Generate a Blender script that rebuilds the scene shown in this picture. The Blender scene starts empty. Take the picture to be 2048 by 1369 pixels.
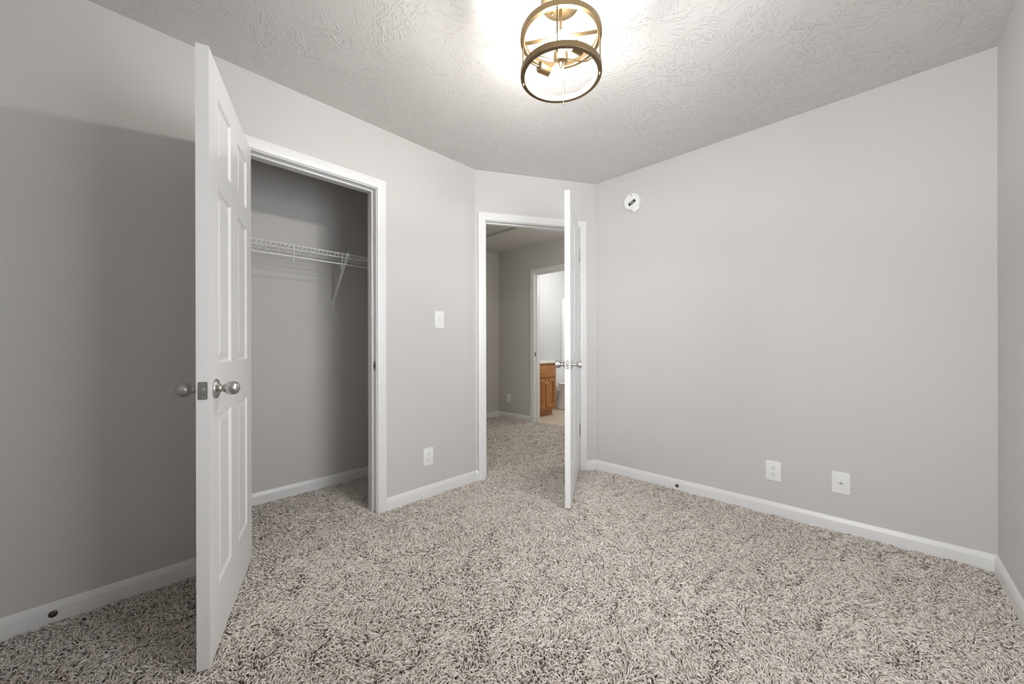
import bpy, bmesh, math, random
import numpy as np
from mathutils import Vector, Matrix

random.seed(7)
C = bpy.context.scene.collection
sc = bpy.context.scene
PI = math.pi

# ------------------------------------------------------------------ camera
YAW, PIT, ROL = math.radians(44.092), math.radians(-0.0397), math.radians(-0.109)
FPX, CYPX = 754.58, 693.32
CAM = Vector((2.2674, 0.0, 1.0525))
fw = Vector((-math.sin(YAW) * math.cos(PIT), math.cos(YAW) * math.cos(PIT), math.sin(PIT)))
rt0 = Vector((math.cos(YAW), math.sin(YAW), 0))
up0 = rt0.cross(fw)
rt = rt0 * math.cos(ROL) + up0 * math.sin(ROL)
up = -rt0 * math.sin(ROL) + up0 * math.cos(ROL)
cd = bpy.data.cameras.new('camera')
cd.sensor_fit = 'HORIZONTAL'
cd.sensor_width = 36.0
cd.lens = FPX / 2048 * 36.0
cd.shift_y = (CYPX - 684.5) / 2048
cd.clip_start = 0.02
cam = bpy.data.objects.new('camera', cd)
C.objects.link(cam)
cam.matrix_world = Matrix(((rt.x, up.x, -fw.x, CAM.x), (rt.y, up.y, -fw.y, CAM.y), (rt.z, up.z, -fw.z, CAM.z), (0, 0, 0, 1)))
sc.camera = cam

# ------------------------------------------------------------------ light and exposure
sc.view_settings.view_transform = 'Standard'
sc.view_settings.look = 'None'
sc.view_settings.gamma = 1.0
sc.view_settings.use_curve_mapping = False
sc.view_settings.exposure = 0.10
try:
    sc.cycles.use_denoising = True
    sc.cycles.max_bounces = 14
    sc.cycles.diffuse_bounces = 8
    sc.cycles.sample_clamp_indirect = 6.0
except Exception:
    pass
wd = bpy.data.worlds.new('sky')
sc.world = wd
wd.use_nodes = True
wd.node_tree.nodes['Background'].inputs[0].default_value = (0.75, 0.86, 1.0, 1)
wd.node_tree.nodes['Background'].inputs[1].default_value = 1.0

BULB = 385.0
WINDOW_W = 33.0
BACK_FILL_W = 46.0
Y0_ = -0.40              # wall behind the camera
BATH_W = 25.0
HALL_W = 17.0


def lamp(name, kind, loc, energy, color, size=0.1, rot=None, sy=None):
    l = bpy.data.lights.new(name, kind)
    l.energy = energy
    l.color = color
    if kind == 'AREA':
        l.shape = 'RECTANGLE'
        l.size = size
        l.size_y = sy or size
    else:
        l.shadow_soft_size = size
    o = bpy.data.objects.new(name, l)
    o.location = loc
    if rot:
        o.rotation_euler = rot
    C.objects.link(o)
    return o


# daylight through the window in the side wall, to the right of the camera
lamp('window_daylight', 'AREA', (2.668 + 0.16, 1.29, 1.39), WINDOW_W, (0.95, 0.97, 1.0), 1.30, (0, PI / 2, 0), 1.10)
lamp('back_fill_light', 'AREA', (2.08, Y0_ - 0.16, 1.39), BACK_FILL_W, (0.95, 0.97, 1.0), 0.86, (PI / 2, 0, 0), 1.30)  # added fill light behind the camera, brightens the long right wall
# added unseen light that lifts the hall, round the corner from the doorway
lamp('hall_fill_light', 'POINT', (0.55, 3.40, 1.80), HALL_W, (1.0, 0.95, 0.88), 0.10)
# the bathroom's own lamp over the vanity
lamp('bathroom_lamp', 'POINT', (-0.85, 4.95, 2.15), BATH_W, (1.0, 0.95, 0.88), 0.09)

# ------------------------------------------------------------------ dimensions (metres)
H = 2.44
W, BY, PY, QX, Y0 = 2.668, 2.826, 1.928, 0.532, -0.40
HX, HY, XB = -1.83, 3.942, -0.714
T = 0.115
ZF = -0.017           # slab under the pile; the pile's top lies at about 0
DV = Vector((QX, BY - PY, 0))
DL = DV.length
DU = DV / DL
DN = Vector((DU.y, -DU.x, 0))
P0 = Vector((0, PY, 0))


def D(s, o, z):
    return P0 + DU * s + DN * o + Vector((0, 0, z))


# ------------------------------------------------------------------ materials
def new_mat(name):
    m = bpy.data.materials.new(name)
    m.use_nodes = True
    nt = m.node_tree
    return m, nt, nt.nodes['Principled BSDF']


def N(nt, t, **kw):
    n = nt.nodes.new(t)
    for k, v in kw.items():
        setattr(n, k, v)
    return n


def plain(name, col, rough=0.5, metal=0.0, spec=0.5):
    m, nt, b = new_mat(name)
    b.inputs['Base Color'].default_value = (*col, 1)
    b.inputs['Roughness'].default_value = rough
    b.inputs['Metallic'].default_value = metal
    b.inputs['Specular IOR Level'].default_value = spec
    return m


def paint(name, col, rough, bump=0.05, scale=260, dist=0.001, vary=0.015):
    m, nt, b = new_mat(name)
    tc = N(nt, 'ShaderNodeTexCoord')
    n1 = N(nt, 'ShaderNodeTexNoise')
    n1.inputs['Scale'].default_value = scale
    n1.inputs['Detail'].default_value = 3
    n2 = N(nt, 'ShaderNodeTexNoise')
    n2.inputs['Scale'].default_value = 2.5
    n2.inputs['Detail'].default_value = 3
    nt.links.new(tc.outputs['Object'], n1.inputs['Vector'])
    nt.links.new(tc.outputs['Object'], n2.inputs['Vector'])
    mx = N(nt, 'ShaderNodeMix', data_type='RGBA')
    mx.inputs[6].default_value = (*[c * (1 - vary) for c in col], 1)
    mx.inputs[7].default_value = (*[min(1, c * (1 + vary)) for c in col], 1)
    nt.links.new(n2.outputs['Fac'], mx.inputs[0])
    nt.links.new(mx.outputs[2], b.inputs['Base Color'])
    bp = N(nt, 'ShaderNodeBump')
    bp.inputs['Strength'].default_value = bump
    bp.inputs['Distance'].default_value = dist
    nt.links.new(n1.outputs['Fac'], bp.inputs['Height'])
    nt.links.new(bp.outputs['Normal'], b.inputs['Normal'])
    b.inputs['Roughness'].default_value = rough
    return m


WALLC = (0.592, 0.580, 0.565)
M = {}
M['wall'] = paint('wall_paint', WALLC, 0.55, 0.12, 300, 0.001)
M['bath_wall'] = paint('bathroom_wall_paint', (0.66, 0.68, 0.71), 0.5, 0.1, 300, 0.001)
M['trim'] = paint('trim_paint', (0.765, 0.765, 0.76), 0.32, 0.03, 90, 0.0008, 0.006)
M['door'] = paint('door_paint', (0.74, 0.738, 0.73), 0.33, 0.03, 90, 0.0008, 0.006)
M['plastic'] = plain('white_plastic', (0.83, 0.835, 0.83), 0.35)
M['wire'] = plain('white_coated_wire', (0.82, 0.82, 0.80), 0.35)
M['nickel'] = plain('satin_nickel', (0.50, 0.48, 0.46), 0.30, 1.0)
M['chrome'] = plain('polished_nickel', (0.72, 0.71, 0.69), 0.16, 1.0)
M['steel'] = plain('zinc_plate', (0.34, 0.34, 0.33), 0.45, 1.0)
M['dark'] = plain('dark_recess', (0.02, 0.02, 0.02), 0.6)
M['grey'] = plain('grey_contact', (0.22, 0.22, 0.21), 0.5)
M['brass'] = plain('polished_brass', (0.86, 0.64, 0.32), 0.18, 1.0)
M['bronze'] = plain('dark_bronze', (0.16, 0.13, 0.10), 0.38, 1.0)
M['porcelain'] = plain('porcelain', (0.84, 0.845, 0.86), 0.12)
M['marble'] = plain('cream_countertop', (0.86, 0.80, 0.70), 0.18)
M['shower'] = plain('white_acrylic', (0.88, 0.89, 0.90), 0.15)


def brushed(name, col, rough):
    m, nt, b = new_mat(name)
    b.inputs['Metallic'].default_value = 1.0
    tc = N(nt, 'ShaderNodeTexCoord')
    mp = N(nt, 'ShaderNodeMapping')
    mp.inputs['Scale'].default_value = (18, 18, 420)
    n1 = N(nt, 'ShaderNodeTexNoise')
    n1.inputs['Scale'].default_value = 3
    n1.inputs['Detail'].default_value = 4
    nt.links.new(tc.outputs['Object'], mp.inputs['Vector'])
    nt.links.new(mp.outputs['Vector'], n1.inputs['Vector'])
    mx = N(nt, 'ShaderNodeMix', data_type='RGBA')
    mx.inputs[6].default_value = (*[c * 0.86 for c in col], 1)
    mx.inputs[7].default_value = (*[min(1, c * 1.12) for c in col], 1)
    nt.links.new(n1.outputs['Fac'], mx.inputs[0])
    nt.links.new(mx.outputs[2], b.inputs['Base Color'])
    mr = N(nt, 'ShaderNodeMapRange')
    mr.inputs['To Min'].default_value = rough - 0.06
    mr.inputs['To Max'].default_value = rough + 0.08
    nt.links.new(n1.outputs['Fac'], mr.inputs['Value'])
    nt.links.new(mr.outputs['Result'], b.inputs['Roughness'])
    return m


M['gold'] = brushed('brushed_gold', (0.245, 0.18, 0.10), 0.38)


def ceiling_mat():
    m, nt, b = new_mat('stomped_ceiling')
    b.inputs['Base Color'].default_value = (0.66, 0.65, 0.63, 1)
    b.inputs['Roughness'].default_value = 0.7
    tc = N(nt, 'ShaderNodeTexCoord')
    vo = N(nt, 'ShaderNodeTexVoronoi', feature='F1')
    vo.inputs['Scale'].default_value = 5.5
    vo.inputs['Randomness'].default_value = 1.0
    nt.links.new(tc.outputs['Object'], vo.inputs['Vector'])
    sep = N(nt, 'ShaderNodeSeparateColor')
    nt.links.new(vo.outputs['Color'], sep.inputs[0])
    ang = N(nt, 'ShaderNodeMath', operation='MULTIPLY')
    ang.inputs[1].default_value = 6.283
    nt.links.new(sep.outputs[0], ang.inputs[0])
    # fan the strokes inside each stomp: wobble the angle with noise
    nw = N(nt, 'ShaderNodeTexNoise')
    nw.inputs['Scale'].default_value = 9.0
    nt.links.new(tc.outputs['Object'], nw.inputs['Vector'])
    wob = N(nt, 'ShaderNodeMath', operation='MULTIPLY_ADD')
    wob.inputs[1].default_value = 2.6
    nt.links.new(nw.outputs['Fac'], wob.inputs[0])
    nt.links.new(ang.outputs[0], wob.inputs[2])
    rot = N(nt, 'ShaderNodeVectorRotate', rotation_type='Z_AXIS')
    nt.links.new(tc.outputs['Object'], rot.inputs['Vector'])
    nt.links.new(vo.outputs['Position'], rot.inputs['Center'])
    nt.links.new(wob.outputs[0], rot.inputs['Angle'])
    mp = N(nt, 'ShaderNodeMapping')
    mp.inputs['Scale'].default_value = (105, 24, 60)
    nt.links.new(rot.outputs['Vector'], mp.inputs['Vector'])
    st = N(nt, 'ShaderNodeTexNoise')
    st.inputs['Scale'].default_value = 1.0
    st.inputs['Detail'].default_value = 2.0
    nt.links.new(mp.outputs['Vector'], st.inputs['Vector'])
    r1 = N(nt, 'ShaderNodeMapRange', interpolation_type='SMOOTHSTEP')
    r1.inputs['From Min'].default_value = 0.50
    r1.inputs['From Max'].default_value = 0.62
    nt.links.new(st.outputs['Fac'], r1.inputs['Value'])
    mk = N(nt, 'ShaderNodeTexNoise')
    mk.inputs['Scale'].default_value = 7.0
    mk.inputs['Detail'].default_value = 2.0
    nt.links.new(tc.outputs['Object'], mk.inputs['Vector'])
    r2 = N(nt, 'ShaderNodeMapRange')
    r2.inputs['From Min'].default_value = 0.34
    r2.inputs['From Max'].default_value = 0.52
    nt.links.new(mk.outputs['Fac'], r2.inputs['Value'])
    mul = N(nt, 'ShaderNodeMath', operation='MULTIPLY')
    nt.links.new(r1.outputs['Result'], mul.inputs[0])
    nt.links.new(r2.outputs['Result'], mul.inputs[1])
    fn = N(nt, 'ShaderNodeTexNoise')
    fn.inputs['Scale'].default_value = 190
    fn.inputs['Detail'].default_value = 3
    nt.links.new(tc.outputs['Object'], fn.inputs['Vector'])
    add = N(nt, 'ShaderNodeMath', operation='MULTIPLY_ADD')
    add.inputs[1].default_value = 0.22
    nt.links.new(fn.outputs['Fac'], add.inputs[0])
    nt.links.new(mul.outputs[0], add.inputs[2])
    bp = N(nt, 'ShaderNodeBump')
    bp.inputs['Strength'].default_value = 0.62
    bp.inputs['Distance'].default_value = 0.0032
    nt.links.new(add.outputs[0], bp.inputs['Height'])
    nt.links.new(bp.outputs['Normal'], b.inputs['Normal'])
    return m


M['ceiling'] = ceiling_mat()


def carpet_mat():
    m, nt, b = new_mat('frieze_carpet')
    at = N(nt, 'ShaderNodeAttribute', attribute_name='tint')
    nt.links.new(at.outputs['Color'], b.inputs['Base Color'])
    b.inputs['Roughness'].default_value = 0.9
    b.inputs['Specular IOR Level'].default_value = 0.15
    b.inputs['Sheen Weight'].default_value = 0.15
    return m


M['carpet'] = carpet_mat()
M['backing'] = plain('carpet_backing', (0.22, 0.19, 0.165), 0.95, 0, 0.1)


def wood_mat(name, c1, c2, axis_scale):
    m, nt, b = new_mat(name)
    tc = N(nt, 'ShaderNodeTexCoord')
    mp = N(nt, 'ShaderNodeMapping')
    mp.inputs['Scale'].default_value = axis_scale
    nt.links.new(tc.outputs['Object'], mp.inputs['Vector'])
    n1 = N(nt, 'ShaderNodeTexNoise')
    n1.inputs['Scale'].default_value = 2.2
    n1.inputs['Detail'].default_value = 6
    n1.inputs['Distortion'].default_value = 0.8
    nt.links.new(mp.outputs['Vector'], n1.inputs['Vector'])
    rp = N(nt, 'ShaderNodeValToRGB')
    rp.color_ramp.elements[0].position = 0.32
    rp.color_ramp.elements[0].color = (*c1, 1)
    rp.color_ramp.elements[1].position = 0.68
    rp.color_ramp.elements[1].color = (*c2, 1)
    nt.links.new(n1.outputs['Fac'], rp.inputs['Fac'])
    nt.links.new(rp.outputs['Color'], b.inputs['Base Color'])
    b.inputs['Roughness'].default_value = 0.35
    return m


M['oak'] = wood_mat('oak_vertical', (0.33, 0.135, 0.038), (0.52, 0.235, 0.075), (16, 16, 1.6))
M['oak_flat'] = wood_mat('oak_horizontal', (0.36, 0.145, 0.042), (0.54, 0.245, 0.08), (16, 1.6, 16))


def vinyl_mat():
    m, nt, b = new_mat('cream_vinyl')
    tc = N(nt, 'ShaderNodeTexCoord')
    br = N(nt, 'ShaderNodeTexBrick')
    br.offset = 0.0
    br.inputs['Scale'].default_value = 1.0
    br.inputs['Color1'].default_value = (0.66, 0.60, 0.49, 1)
    br.inputs['Color2'].default_value = (0.70, 0.64, 0.53, 1)
    br.inputs['Mortar'].default_value = (0.58, 0.52, 0.42, 1)
    br.inputs['Mortar Size'].default_value = 0.004
    br.inputs['Brick Width'].default_value = 0.3
    br.inputs['Row Height'].default_value = 0.3
    nt.links.new(tc.outputs['Object'], br.inputs['Vector'])
    nt.links.new(br.outputs['Color'], b.inputs['Base Color'])
    b.inputs['Roughness'].default_value = 0.35
    return m


M['vinyl'] = vinyl_mat()


def bulb_mat():
    m = bpy.data.materials.new('lit_bulb')
    m.use_nodes = True
    nt = m.node_tree
    nt.nodes.clear()
    o = N(nt, 'ShaderNodeOutputMaterial')
    e = N(nt, 'ShaderNodeEmission')
    e.inputs['Color'].default_value = (1.0, 0.955, 0.90, 1)
    e.inputs['Strength'].default_value = BULB
    nt.links.new(e.outputs[0], o.inputs['Surface'])
    return m


M['bulb'] = bulb_mat()


def pane_mat():
    m = bpy.data.materials.new('window_glass')
    m.use_nodes = True
    nt = m.node_tree
    nt.nodes.clear()
    o = N(nt, 'ShaderNodeOutputMaterial')
    t = N(nt, 'ShaderNodeBsdfTransparent')
    g = N(nt, 'ShaderNodeBsdfGlossy')
    g.inputs['Roughness'].default_value = 0.02
    fr = N(nt, 'ShaderNodeFresnel')
    fr.inputs['IOR'].default_value = 1.45
    mx = N(nt, 'ShaderNodeMixShader')
    nt.links.new(fr.outputs[0], mx.inputs[0])
    nt.links.new(t.outputs[0], mx.inputs[1])
    nt.links.new(g.outputs[0], mx.inputs[2])
    nt.links.new(mx.outputs[0], o.inputs['Surface'])
    return m


M['pane'] = pane_mat()


# ------------------------------------------------------------------ mesh helpers
class MB:
    """collects shapes and links them as one mesh object"""

    def __init__(s):
        s.bm = bmesh.new()

    def face(s, pts):
        return s.bm.faces.new([s.bm.verts.new(p) for p in pts])

    def box(s, x0, x1, y0, y1, z0, z1, mat=None, bev=0.0, seg=2):
        t = bmesh.new()
        bmesh.ops.create_cube(t, size=1.0)
        for v in t.verts:
            v.co = Vector((x0 + (v.co.x + .5) * (x1 - x0), y0 + (v.co.y + .5) * (y1 - y0), z0 + (v.co.z + .5) * (z1 - z0)))
        if bev > 0:
            bmesh.ops.bevel(t, geom=t.edges[:], offset=bev, segments=seg, profile=0.5, affect='EDGES')
        s.merge(t, mat)
        return s

    def prism(s, poly, z0, z1, mat=None, bev=0.0, seg=2):
        """poly in local xy, extruded along z"""
        t = bmesh.new()
        a = [t.verts.new((p[0], p[1], z0)) for p in poly]
        b = [t.verts.new((p[0], p[1], z1)) for p in poly]
        n = len(poly)
        t.faces.new(a[::-1])
        top = t.faces.new(b)
        for i in range(n):
            t.faces.new((a[i], a[(i + 1) % n], b[(i + 1) % n], b[i]))
        if bev > 0:
            bmesh.ops.bevel(t, geom=list(top.edges), offset=bev, segments=seg, profile=0.5, affect='EDGES')
        s.merge(t, mat)
        return s

    def lathe(s, prof, seg=32, mat=None, closed=False):
        """prof: (radius, height) about local z"""
        t = bmesh.new()
        rings = []
        for r, z in prof:
            if r < 1e-6:
                rings.append([t.verts.new((0, 0, z))])
            else:
                rings.append([t.verts.new((r * math.cos(2 * PI * k / seg), r * math.sin(2 * PI * k / seg), z)) for k in range(seg)])
        pairs = list(zip(rings, rings[1:])) + ([(rings[-1], rings[0])] if closed else [])
        for a, b in pairs:
            for k in range(seg):
                k2 = (k + 1) % seg
                if len(a) == 1 and len(b) == 1:
                    continue
                if len(a) == 1:
                    t.faces.new((a[0], b[k2], b[k]))
                elif len(b) == 1:
                    t.faces.new((a[k], a[k2], b[0]))
                else:
                    t.faces.new((a[k], a[k2], b[k2], b[k]))
        s.merge(t, mat)
        return s

    def tube(s, pts, r, seg=8, cyc=False):
        pts = [Vector(p) for p in pts]
        n = len(pts)
        rs = r if isinstance(r, (list, tuple)) else [r] * n
        t = bmesh.new()
        rings = []
        prev = None
        for i, p in enumerate(pts):
            if cyc:
                d = (pts[(i + 1) % n] - pts[i - 1]).normalized()
            else:
                d = (pts[min(i + 1, n - 1)] - pts[max(i - 1, 0)]).normalized()
            if prev is None:
                a = d.orthogonal().normalized()
            else:
                a = (prev - d * prev.dot(d)).normalized()
            prev = a
            b = d.cross(a)
            rings.append([t.verts.new(p + (a * math.cos(2 * PI * k / seg) + b * math.sin(2 * PI * k / seg)) * rs[i]) for k in range(seg)])
        for i in range(n if cyc else n - 1):
            A, B = rings[i], rings[(i + 1) % n]
            for k in range(seg):
                t.faces.new((A[k], A[(k + 1) % seg], B[(k + 1) % seg], B[k]))
        if not cyc:
            t.faces.new(rings[0][::-1])
            t.faces.new(rings[-1])
        s.merge(t, None)
        return s

    def merge(s, t, mat=None):
        if mat is not None:
            t.transform(mat)
        bmesh.ops.recalc_face_normals(t, faces=t.faces[:])
        me = bpy.data.meshes.new('tmp')
        t.to_mesh(me)
        t.free()
        s.bm.from_mesh(me)
        bpy.data.meshes.remove(me)

    def build(s, name, mat, parent=None, smooth=None, loc=None):
        if smooth is not None:
            lim = math.radians(smooth)
            for f in s.bm.faces:
                f.smooth = True
            for e in s.bm.edges:
                if len(e.link_faces) == 2:
                    e.smooth = e.calc_face_angle(0) < lim
        me = bpy.data.meshes.new(name)
        s.bm.to_mesh(me)
        s.bm.free()
        me.materials.append(mat)
        o = bpy.data.objects.new(name, me)
        C.objects.link(o)
        if parent is not None:
            o.parent = parent
        if loc is not None:
            o.location = loc
        return o


def tag(o, label=None, cat=None, group=None, kind=None):
    if label:
        o['label'] = label
    if cat:
        o['category'] = cat
    if group:
        o['group'] = group
    if kind:
        o['kind'] = kind
    return o


def thing(name, label, cat, loc, rot=None, group=None, kind=None):
    o = bpy.data.objects.new(name, None)
    o.empty_display_size = 0.05
    C.objects.link(o)
    if rot is not None:
        o.matrix_world = Matrix.Translation(Vector(loc)) @ rot.to_4x4()
    else:
        o.location = loc
    return tag(o, label, cat, group, kind)


def struct(mb, name, mat, label=None, cat=None, smooth=None, parent=None):
    o = mb.build(name, mat, parent, smooth)
    if parent is None:
        tag(o, label, cat, None, 'structure')
    return o


def dup_child(ch, parent):
    c = ch.copy()
    C.objects.link(c)
    c.parent = parent
    for g in list(ch.children):
        dup_child(g, c)
    return c


def dup(root, loc, rot=None, label=None, group=None):
    r = root.copy()
    C.objects.link(r)
    if rot is not None:
        r.matrix_world = Matrix.Translation(Vector(loc)) @ rot.to_4x4()
    else:
        r.location = loc
    if label:
        r['label'] = label
    if group:
        r['group'] = group
    for ch in list(root.children):
        dup_child(ch, r)
    return r


def frame(xa, za):
    """rotation whose local x is xa, local z is za"""
    xa = Vector(xa).normalized()
    za = Vector(za).normalized()
    ya = za.cross(xa)
    return Matrix(((xa.x, ya.x, za.x), (xa.y, ya.y, za.y), (xa.z, ya.z, za.z)))


def rrect(w, h, r, seg=5, cx=0.0, cy=0.0):
    p = []
    for qx, qy, a0 in ((1, 1, 0), (-1, 1, 90), (-1, -1, 180), (1, -1, 270)):
        for k in range(seg + 1):
            a = math.radians(a0 + 90 * k / seg)
            p.append((cx + qx * (w / 2 - r) + r * math.cos(a), cy + qy * (h / 2 - r) + r * math.sin(a)))
    return p


def miter_sweep(mb, prof, pts, out, pre=None, post=None):
    """prof: (offset away from the wall, height) polyline; pts: wall-line points in order; out(i): room-side normal of segment i.
    pre/post: neighbouring wall points that only set the mitre of the ends."""
    P = [Vector(p) for p in pts]
    n = len(P)
    segn = [Vector(out(i)) for i in range(n - 1)]
    rows = []
    for i in range(n):
        if i == 0:
            a = Vector(pre) if pre is not None else None
            m = segn[0] if a is None else (segn[0] + a) / (1 + segn[0].dot(a))
        elif i == n - 1:
            a = Vector(post) if post is not None else None
            m = segn[-1] if a is None else (segn[-1] + a) / (1 + segn[-1].dot(a))
        else:
            a, b = segn[i - 1], segn[i]
            m = (a + b) / (1 + a.dot(b))
        rows.append([P[i] + m * o + Vector((0, 0, z)) for o, z in prof])
    t = bmesh.new()
    vr = [[t.verts.new(c) for c in r] for r in rows]
    k = len(prof)
    for i in range(n - 1):
        for j in range(k):
            j2 = (j + 1) % k
            t.faces.new((vr[i][j], vr[i + 1][j], vr[i + 1][j2], vr[i][j2]))
    t.faces.new(vr[0])
    t.faces.new(vr[-1][::-1])
    mb.merge(t)


# ------------------------------------------------------------------ room shell
def slab_poly(mb, pts, z0, z1):
    mb.prism([(p[0], p[1]) for p in pts], z0, z1)


# floor slabs
f = MB()
f.box(HX - .2, W + .2, Y0 - .2, HY + 0.105, ZF - .08, ZF)
struct(f, 'floor', M['backing'], 'carpeted floor slab of the bedroom, closet and hall', 'floor')
f = MB()
f.box(HX - .2, 0.4, HY + 0.105, 5.75 + .6, ZF - .08, -0.004)
struct(f, 'floor_bathroom', M['vinyl'], 'cream vinyl floor of the bathroom beyond the hall', 'floor')

# ceiling with the recess of the attic hatch
AX0, AX1, AY0, AY1 = -1.42, -0.735, 2.62, 3.236
c = MB()
CX0, CX1, CY0, CY1 = HX - .2, W + .2, Y0 - .2, 6.4
c.box(CX0, AX0, CY0, CY1, H, H + .08)
c.box(AX1, CX1, CY0, CY1, H, H + .08)
c.box(AX0, AX1, CY0, AY0, H, H + .08)
c.box(AX0, AX1, AY1, CY1, H, H + .08)
struct(c, 'ceiling', M['ceiling'], 'stomp-textured off-white ceiling', 'ceiling')
c = MB()
c.box(AX0 - .03, AX1 + .03, AY0 - .03, AY1 + .03, H + .081, H + .12)
c.build('panel', M['ceiling'], None)
hp = bpy.data.objects['panel']
hatch = thing('attic_hatch', 'recessed attic hatch panel in the hall ceiling beyond the bedroom doorway', 'hatch', ((AX0 + AX1) / 2, (AY0 + AY1) / 2, H))
hp.parent = hatch
hp.matrix_parent_inverse = Matrix.Translation(-hatch.location)
hp.location = (0, 0, -0.052)
hp.scale = (0.95, 0.95, 1)
hp.location = (hatch.location.x * 0.05, hatch.location.y * 0.05, -0.054)

# left wall with the closet opening
CL, CR, CH = 0.400, 1.112, 2.047        # jamb faces and head of the closet opening
JT = 0.018
w = MB()
w.box(-T, 0, Y0 - T, CL - JT, ZF, H)
w.box(-T, 0, CR + JT, PY, ZF, H)
w.box(-T, 0, CL - JT, CR + JT, CH + JT, H)
w.face([(0, PY, ZF), (0, PY, H), tuple(D(0, -T, H)), tuple(D(0, -T, ZF))])
struct(w, 'wall_left', M['wall'], 'greige left wall with the closet opening', 'wall')

# diagonal wall with the doorway
DSL, DSR, DH = 0.083, 0.889, 2.047


def dbox(mb, s0, s1, o0, o1, z0, z1):
    mat = Matrix(((DU.x, DN.x, 0, P0.x), (DU.y, DN.y, 0, P0.y), (0, 0, 1, 0), (0, 0, 0, 1)))
    mb.box(s0, s1, o0, o1, z0, z1, mat)


w = MB()
dbox(w, 0, DSL - JT, -T, 0, ZF, H)
dbox(w, DSR + JT, DL, -T, 0, ZF, H)
dbox(w, DSL - JT, DSR + JT, -T, 0, DH + JT, H)
struct(w, 'wall_diagonal', M['wall'], 'short greige diagonal wall with the open doorway to the hall', 'wall')

w = MB()
w.box(QX - .05, W + T, BY, BY + T, ZF, H)
struct(w, 'wall_right', M['wall'], 'long greige wall on the right with two white plates low down', 'wall')
# side wall with the daylight window, whose opening lies outside the photo
WY0, WY1, WZ0, WZ1 = 0.72, 1.86, 0.72, 2.06
w = MB()
w.box(W, W + T, Y0 - T, WY0, ZF, H)
w.box(W, W + T, WY1, BY, ZF, H)
w.box(W, W + T, WY0, WY1, ZF, WZ0)
w.box(W, W + T, WY0, WY1, WZ1, H)
struct(w, 'wall_far_right', M['wall'], 'greige side wall at the far right edge of the photo', 'wall')
# wall behind the camera with an added window opening for the fill light
VX0, VX1 = 1.63, 2.53
w = MB()
w.box(0, VX0, Y0 - T, Y0, ZF, H)
w.box(VX1, W, Y0 - T, Y0, ZF, H)
w.box(VX0, VX1, Y0 - T, Y0, ZF, WZ0)
w.box(VX0, VX1, Y0 - T, Y0, WZ1, H)
struct(w, 'wall_back', M['wall'], 'greige wall behind the camera', 'wall')

wf = MB()
for a in ((VX0, VX0 + .045, WZ0, WZ1), (VX1 - .045, VX1, WZ0, WZ1), (VX0 + .045, VX1 - .045, WZ0, WZ0 + .05), (VX0 + .045, VX1 - .045, WZ1 - .05, WZ1),
          (VX0 + .045, VX1 - .045, 1.37, 1.41)):
    wf.box(a[0], a[1], Y0 - .085, Y0 - .035, a[2], a[3])
win = struct(wf, 'fill_window', M['trim'], 'added white sash window for fill light in the wall behind the camera', 'window')
g = MB()
g.box(VX0 + .045, VX1 - .045, Y0 - .062, Y0 - .058, WZ0 + .05, 1.37)
g.box(VX0 + .045, VX1 - .045, Y0 - .062, Y0 - .058, 1.41, WZ1 - .05)
g.build('pane', M['pane'], win)

wf = MB()
for a in ((WY0, WY0 + .045, WZ0, WZ1), (WY1 - .045, WY1, WZ0, WZ1), (WY0 + .045, WY1 - .045, WZ0, WZ0 + .05), (WY0 + .045, WY1 - .045, WZ1 - .05, WZ1),
          (WY0 + .045, WY1 - .045, 1.37, 1.41)):
    wf.box(W + .035, W + .085, a[0], a[1], a[2], a[3])
win = struct(wf, 'window_1', M['trim'], 'white sash window in the far right side wall', 'window')
g = MB()
g.box(W + .058, W + .062, WY0 + .045, WY1 - .045, WZ0 + .05, 1.37)
g.box(W + .058, W + .062, WY0 + .045, WY1 - .045, 1.41, WZ1 - .05)
g.build('pane', M['pane'], win)

# closet
QY0, QY1 = 0.02, 1.78
w = MB()
w.box(XB - .1, XB, QY0 - .1, QY1 + .1, ZF, H)
struct(w, 'wall_closet_back', M['wall'], 'back wall of the closet behind the wire shelf', 'wall')
w = MB()
w.box(XB, -T, QY0 - .1, QY0, ZF, H)
struct(w, 'wall_closet_left', M['wall'], 'left end wall inside the closet', 'wall')
w = MB()
w.box(XB, -T, QY1, QY1 + .1, ZF, H)
struct(w, 'wall_closet_right', M['wall'], 'right end wall inside the closet', 'wall')

# hall
HNY = 2.02
w = MB()
w.box(HX - .1, HX, HNY - .14, HY + .115, ZF, H)
struct(w, 'wall_hall_left', M['wall'], 'left end wall of the dim hall', 'wall')
w = MB()
w.box(HX, -.05, HNY - .14, HNY, ZF, H)
struct(w, 'wall_hall_near', M['wall'], 'near wall of the hall behind the closet', 'wall')
w = MB()
w.box(1.55, 1.65, BY + T, HY + .115, ZF, H)
struct(w, 'wall_hall_right', M['wall'], 'right end wall of the hall', 'wall')
BXL, BXR, BH = -1.127, -0.41, 2.047      # bathroom doorway jamb faces
w = MB()
w.box(HX, BXL - JT, HY, HY + .115, ZF, H)
w.box(BXR + JT, 1.55, HY, HY + .115, ZF, H)
w.box(BXL - JT, BXR + JT, HY, HY + .115, BH + JT, H)
struct(w, 'wall_hall_far', M['wall'], 'far hall wall with the bathroom doorway', 'wall')

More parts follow.
